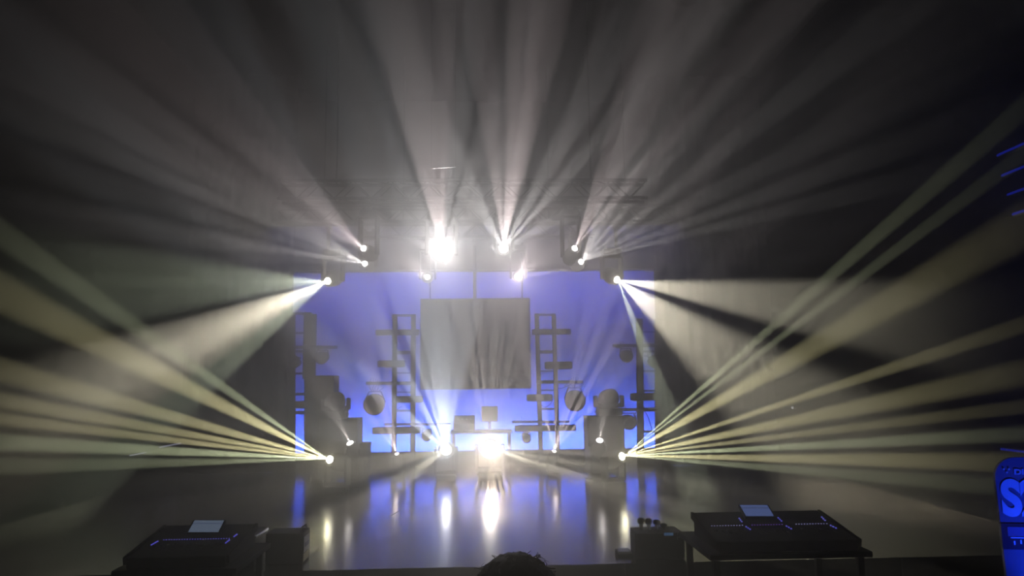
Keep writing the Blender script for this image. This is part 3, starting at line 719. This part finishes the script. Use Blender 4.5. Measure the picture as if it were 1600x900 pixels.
console('mixing console right of the stage with three rows of tiny lights', 'table under the mixing console right of the stage', 1102, 1306, 820,
        ((1156, 789), (1199, 789), (1209, 806), (1166, 806)), [(1112, 1160, 12, LEDW), (1175, 1222, 12, LEDV), (1244, 1292, 12, LEDW)], SCRB,
        [(1155, 810, 1159, 815, 3, LEDB), (1216, 809, 1221, 814, 3, LEDB), (1284, 808, 1289, 813, 3, LEDB), (1166, 823, 1172, 827, 3, LEDB), (1229, 822, 1236, 826, 3, LEDB), (1298, 821, 1306, 825, 3, LEDB)])

# ------------------------------------------------------------------ side walls: blue strips, and glints built as glowing parts
STRIP = mat('blue_strip', (.005, .005, .02), .9, emit=(.008, .018, .42), es=1.0, spec=0)
RAIL_GLINT = mat('handrail_glint', (.6, .6, .7), .3, emit=(.72, .74, .95), es=1.0)  # handrail glints painted as emission, not lamps
def wall_strip(name, label, px0, py0, X, y1, m, group, h=.03, dep=.05):
    d = at(px0, py0, 10) - CAM; p = CAM + d * (X / d.x); L = p.y - y1 if y1 < p.y else y1 - p.y
    sg = 1 if X > 0 else -1; xw = 5.5 * sg
    t = thing(name, label, 'strip light', (xw - sg * .03, (p.y + y1) / 2, p.z), 0, group)
    b = BM(); add_box(b, (0, 0, 0), (.06, L, h * 1.6), None, .004); obj('rail', b, BLACKM, t)
    b = BM(); add_box(b, (-sg * .034, 0, 0), (.01, L, h)); obj('glow_strip', b, m, t)
for k, (px, py, nm) in enumerate(((1557, 243, 'topmost'), (1564, 274.5, 'second from the top'), (1573, 304.5, 'third from the top'), (1581, 335, 'lowest'))):
    wall_strip('wall_glow_strip', nm + ' of the four thin blue strips high on the right wall', px, py, 5.43, 4.5, STRIP, 'blue strips on the right wall', .022)
wall_strip('wall_glow_strip', 'single blue strip low on the right wall above the banner', 1563, 701.5, 5.43, 4.5, STRIP, 'blue strips on the right wall', .02)
for (xa, ya, xb, yb, lab, hh) in ((203, 712, 229, 707, 'shorter white handrail glint low on the left wall, built as a glowing strip', .014), (250, 699, 284, 693, 'longer white handrail glint low on the left wall, built as a glowing strip', .022)):
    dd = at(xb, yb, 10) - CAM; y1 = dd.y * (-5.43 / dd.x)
    wall_strip('wall_glow_strip', lab, xa, ya, -5.43, y1, RAIL_GLINT, 'white handrail glints on the left wall', hh)
# second thin strip under the shorter one
d = at(203, 712, 10) - CAM
GL = mat('glint', (.9, .9, .9), .3, emit=(1, 1, 1), es=3)  # glint on the wall painted as emission of a small knob
d = at(1237, 637, 10) - CAM; p = CAM + d * (5.42 / d.x)
t = thing('wall_glint', 'tiny white glint on the right wall among the yellow rays, built as a glowing knob', 'wall glint', (5.5, p.y, p.z))
b = BM(); add_lathe(b, [(.03, 0), (.03, .03), (.022, .06)], (0, 0, 0), (-1, 0, 0), 14); obj('housing', b, BLACKM, t, True)
b = BM(); add_lathe(b, [(.02, .058), (.022, .072), (.012, .085)], (0, 0, 0), (-1, 0, 0), 14); obj('glint_tip', b, GL, t, True)

# ------------------------------------------------------------------ banner at the right edge
YB = 4.8
BANN = mat('banner_cloth', (.16, .17, .24), .85, bump=.06, bscale=90, spec=.1, var=.06)
PRINT = mat('banner_print', (.86, .88, .95), .85, spec=.1, var=.02); DARKP = mat('banner_dark_print', (.02, .025, .06), .8, spec=.1, var=.1)
lt = at(1553.5, 730, YB); lb = at(1563, 895, YB)
a_ = math.radians(-12); bx = Vector((math.cos(a_), math.sin(a_), 0)); R = Matrix((bx, Vector((0, 0, 1)).cross(bx), Vector((0, 0, 1)))).transposed()
BW = .95; org = Vector((lt.x, YB, HALL)); bt = at(1580, 714, YB).z - HALL
t = thing('banner_stand', 'tall printed fabric banner lit blue at the right edge of the hall', 'banner', org)
def bp(x, z, off=0.0): return bx * x + R @ Vector((0, -off, 0)) + Vector((0, 0, z))
b = BM(); rad = .13; outline = [bp(.03, .06), bp(BW - .03, .06), bp(BW, bt - rad)]
outline += [bp(BW - rad + rad * math.cos(q), bt - rad + rad * math.sin(q)) for q in [PI / 2 * i / 8 for i in range(1, 9)]]
outline += [bp(rad + rad * math.cos(q), bt - rad + rad * math.sin(q)) for q in [PI / 2 + PI / 2 * i / 8 for i in range(9)]]
f = b.faces.new([b.verts.new(v) for v in outline]); r_ = bmesh.ops.extrude_face_region(b, geom=[f])
bmesh.ops.translate(b, vec=R @ Vector((0, .03, 0)), verts=[v for v in r_['geom'] if isinstance(v, bmesh.types.BMVert)])
fab = obj('fabric', b, BANN, t)
b = BM(); add_box(b, bp(BW / 2, .03, -.015), (BW, .3, .06), R, .01); obj('foot', b, EDGE, t)
RT = Matrix((bx, Vector((0, 0, 1)), bx.cross(Vector((0, 0, 1))))).transposed()
def on_banner(px, py):
    n = bx.cross(Vector((0, 0, 1))); d = at(px, py, 5) - CAM
    return CAM + d * ((org - CAM).dot(n) / d.dot(n)) - org
def lettering(txt, px, py, hpx, m, name, bold=.0, wide=1.0):
    p = on_banner(px, py); q = on_banner(px, py - hpx); size = (q - p).length / .70
    n = bx.cross(Vector((0, 0, 1)))
    b = text_bm(txt, size, RT @ Matrix.Diagonal((wide, 1, 1)), p + n * .003, bold); return obj(name, b, m, fab)
lettering('S2', 1567, 803, 52, PRINT, 'large_lettering', .014, .82)
lettering('DI', 1584, 741, 8, mat('faint_print', (.68, .7, .86), .85, var=.02), 'small_lettering', .002, 1.3)
n_ = bx.cross(Vector((0, 0, 1)))
b = BM()
for px, py in ((1568, 733), (1573, 738), (1576, 733)):
    add_lathe(b, [(.006, 0), (.006, .003)], on_banner(px, py) + n_ * .002, n_, 10)
obj('dots', b, PRINT, fab)
p = on_banner(1567, 858); q = on_banner(1567, 818); hh = (q - p).length
b = BM(); add_box(b, p + bx * .36 + Vector((0, 0, hh / 2)) + n_ * .002, (.72, .004, hh), R); pic = obj('picture', b, DARKP, fab)
b = BM()
for k in range(3):
    add_box(b, p + bx * (.13 + k * .23) + Vector((0, 0, hh * .70)) + n_ * .005, (.19, .003, hh * .36), R)
obj('picture_screens', b, mat('picture_blue', (.12, .14, .3), .8, var=.2), pic)
b = BM(); add_box(b, p + bx * .36 + Vector((0, 0, hh * .46)) + n_ * .005, (.62, .003, hh * .05), R)
for k in range(16): add_box(b, p + bx * (.07 + k * .038) + Vector((0, 0, hh * (.26 + .05 * math.sin(k * 2.1)))) + n_ * .005, (.010, .003, hh * .16), R)
obj('picture_faders', b, PRINT, pic)
# blue uplighter at its foot
q = org + bx * .55 + n_ * .55
t = thing('floor_uplighter', 'small blue LED uplighter on the floor before the banner', 'uplighter', (q.x, q.y, HALL))
b = BM(); add_box(b, (0, 0, .02), (.16, .16, .04), None, .008); obj('base', b, BLACKM, t)
dl = (-n_ * .5 + Vector((0, 0, 1))).normalized()
b = BM(); add_lathe(b, [(.04, 0), (.07, .02), (.075, .12), (.07, .12)], (0, 0, .05), dl, 20); hd = obj('can', b, BLACKM, t, True)
b = BM(); add_lathe(b, [(.065, .112), (.05, .122)], (0, 0, .05), dl, 20); obj('lens', b, mat('blue_lens_small', (.1, .1, .5), .3, emit=(.02, .05, 1), es=3), hd, True)
L = bpy.data.lights.new('uplighter_beam', 'SPOT'); L.energy = 420; L.color = (.01, .05, 1); L.spot_size = math.radians(80); L.spot_blend = .8; L.shadow_soft_size = .04
lo = bpy.data.objects.new('uplighter_beam', L); COL.objects.link(lo); lo.location = Vector((q.x, q.y, HALL + .05)) + dl * .18
lo.rotation_euler = dl.to_track_quat('-Z', 'Y').to_euler()

# ------------------------------------------------------------------ person watching, seen from behind
hd_ = at(806, 868, 1.95)
ztop = at(806, 868, 1.95).z
t = thing('person', 'person with dark curly hair seen from behind, watching from before the stage', 'person', (hd_.x, 1.95, HALL))
H = ztop - .02 - HALL
bm_ = bmesh.new(); sk = []
def J(p, r, par=None):
    v = bm_.verts.new(p); sk.append((v, r))
    if par is not None: bm_.edges.new((par, v))
    return v
k = H / 1.68
def Q(x, y, z): return Vector((x, y, z)) * k
pel = J(Q(0, 0, .95), (.15 * k, .11 * k)); bel = J(Q(0, .0, 1.08), (.14 * k, .10 * k), pel); che = J(Q(0, .0, 1.27), (.16 * k, .11 * k), bel)
shb = J(Q(0, 0, 1.36), (.12 * k, .08 * k), che); nk = J(Q(0, .01, 1.44), (.055 * k, .055 * k), shb); sku = J(Q(0, .03, 1.52), (.075 * k, .09 * k), nk); crn = J(Q(0, .025, 1.60), (.07 * k, .085 * k), sku)
for sg in (-1, 1):
    sh = J(Q(sg * .17, 0, 1.36), (.06 * k, .06 * k), shb); el = J(Q(sg * .23, .0, 1.08), (.042 * k, .042 * k), sh); wr = J(Q(sg * .22, .10, .86), (.028 * k, .028 * k), el); pa = J(Q(sg * .21, .13, .80), (.035 * k, .022 * k), wr)
    for fi in range(4):
        f1 = J(Q(sg * .21 + (fi - 1.5) * .018, .16, .74), (.009 * k, .009 * k), pa); J(Q(sg * .21 + (fi - 1.5) * .016, .165, .70 + abs(fi - 1.5) * .006), (.008 * k, .008 * k), f1)
    th = J(Q(sg * .17, .16, .77), (.010 * k, .010 * k), pa)
    hp = J(Q(sg * .10, 0, .88), (.09 * k, .09 * k), pel); kn = J(Q(sg * .11, .015, .48), (.06 * k, .06 * k), hp); an = J(Q(sg * .115, -.01, .09), (.042 * k, .042 * k), kn); to = J(Q(sg * .125, .14, .045), (.04 * k, .035 * k), an)
me = bpy.data.meshes.new('body'); bm_.verts.index_update(); rad_ = [r for _, r in sk]; bm_.to_mesh(me); bm_.free()
body = bpy.data.objects.new('body', me); COL.objects.link(body); body.parent = t; me.materials.append(SHIRT); me.materials.append(SKIN); me.materials.append(TROUSER)
md = body.modifiers.new('skin', 'SKIN'); md.use_smooth_shade = True
for i, r in enumerate(rad_): me.skin_vertices[0].data[i].radius = r
me.skin_vertices[0].data[0].use_root = True
md = body.modifiers.new('smooth', 'SUBSURF'); md.levels = 2; md.render_levels = 2
# turn the modifiers into plain mesh and colour it by region
dg = bpy.context.evaluated_depsgraph_get(); me2 = bpy.data.meshes.new_from_object(body.evaluated_get(dg))
body.modifiers.clear(); body.data = me2; me2.name = 'body'
if len(me2.materials) < 3:
    me2.materials.clear(); [me2.materials.append(m_) for m_ in (SHIRT, SKIN, TROUSER)]
zmin = min(v.co.z for v in me2.vertices)
for v in me2.vertices: v.co.z -= zmin
for p_ in me2.polygons:
    z = p_.center.z / k; p_.use_smooth = True
    p_.material_index = 1 if z > 1.43 or (z < .86 and abs(p_.center.x) > .155 * k and p_.center.y > .05 * k and z > .6) else (2 if z < 1.0 else 0)
# face turned to the stage
b = BM(); c0 = Q(0, .115, 1.50); add_lathe(b, [(.012 * k, -.02), (.017 * k, 0), (.006 * k, .022 * k)], c0, (0, 1, -.5), 12); obj('nose', b, SKIN, t, True)
for sg in (-1, 1):
    b = BM(); add_lathe(b, [(.012 * k, -.008), (.030 * k, 0), (.022 * k, .010)], Q(sg * .082, .02, 1.515), (sg, -.3, 0), 14); obj('ear', b, SKIN, t, True)
    b = BM(); bmesh.ops.create_uvsphere(b, u_segments=12, v_segments=8, radius=.013 * k); bmesh.ops.translate(b, vec=Q(sg * .033, .108, 1.535), verts=b.verts); obj('eye', b, WHITEM, t, True)
b = BM(); add_box(b, Q(0, .115, 1.455), (.05 * k, .012, .012), None, .005); obj('mouth', b, mat('lips', (.3, .12, .1), .5, var=.1), t)
# hair: a curly cap with loose strands
b = BM(); bmesh.ops.create_icosphere(b, subdivisions=5, radius=1)
hc = Vector((0, .005, H - .095 + .02)); hr_ = Vector((.105, .118, .098))
for v in b.verts:
    n3 = v.co.normalized(); dsp = 1 + .05 * noise.noise(n3 * 5) + .05 * noise.noise(n3 * 13) + .03 * noise.noise(n3 * 30)
    low = max(0, -n3.z); 
    p = Vector((n3.x * hr_.x, n3.y * hr_.y, n3.z * hr_.z)) * dsp
    if n3.y > .1 and n3.z < .45: p.y = min(p.y, .03 + .12 * max(0, n3.z))       # opens for the face
    if n3.z < 0: p.z *= 1.5; p.x *= 1 + .25 * low
    v.co = p + hc
hair = obj('hair', b, HAIR, t, True)
b = BM(); random.seed(3)
for i in range(90):
    az = random.uniform(0, 2 * PI); el_ = random.uniform(-.5, 1.3)
    n3 = Vector((math.cos(az) * math.cos(el_), math.sin(az) * math.cos(el_) * .8 - .1, math.sin(el_)))
    p = Vector((n3.x * hr_.x, n3.y * hr_.y, n3.z * hr_.z)) + hc; pts = []
    sd = Vector((random.uniform(-1, 1), random.uniform(-1, 1), random.uniform(-.3, .8))) * .012
    for j in range(6):
        q = j / 5; pts.append(p + n3 * (.022 * q) + sd * math.sin(q * 5 + i) + Vector((0, 0, -.012 * q * q)))
    add_tube(b, pts, .0012, 4, .0005)
st = obj('loose_strands', b, HAIR, hair); st['kind'] = 'stuff'

# ------------------------------------------------------------------ haze in the air
W = bpy.data.worlds.new('hazy_air'); sc.world = W; W.use_nodes = True; nt = W.node_tree
nt.nodes.clear(); ow = nt.nodes.new('ShaderNodeOutputWorld')
bg = nt.nodes.new('ShaderNodeBackground'); bg.inputs['Color'].default_value = (0, 0, 0, 1); bg.inputs['Strength'].default_value = 0
vs_ = nt.nodes.new('ShaderNodeVolumeScatter'); vs_.inputs['Density'].default_value = .12; vs_.inputs['Anisotropy'].default_value = .82; vs_.inputs['Color'].default_value = (1, 1, 1, 1)
nt.links.new(bg.outputs[0], ow.inputs['Surface']); nt.links.new(vs_.outputs[0], ow.inputs['Volume'])
W.cycles.homogeneous_volume = True; W.cycles.volume_sampling = 'EQUIANGULAR'

# ------------------------------------------------------------------ render feel
vs2 = sc.view_settings; sc.display_settings.display_device = 'sRGB'
vs2.view_transform = 'Standard'; vs2.look = 'None'; vs2.exposure = -.28; vs2.gamma = 1; vs2.use_curve_mapping = False
c = sc.cycles
c.max_bounces = 3; c.diffuse_bounces = 1; c.glossy_bounces = 2; c.transmission_bounces = 0; c.volume_bounces = 0; c.transparent_max_bounces = 4
c.use_denoising = True; c.sample_clamp_indirect = 0; c.use_adaptive_sampling = False; c.use_light_tree = True
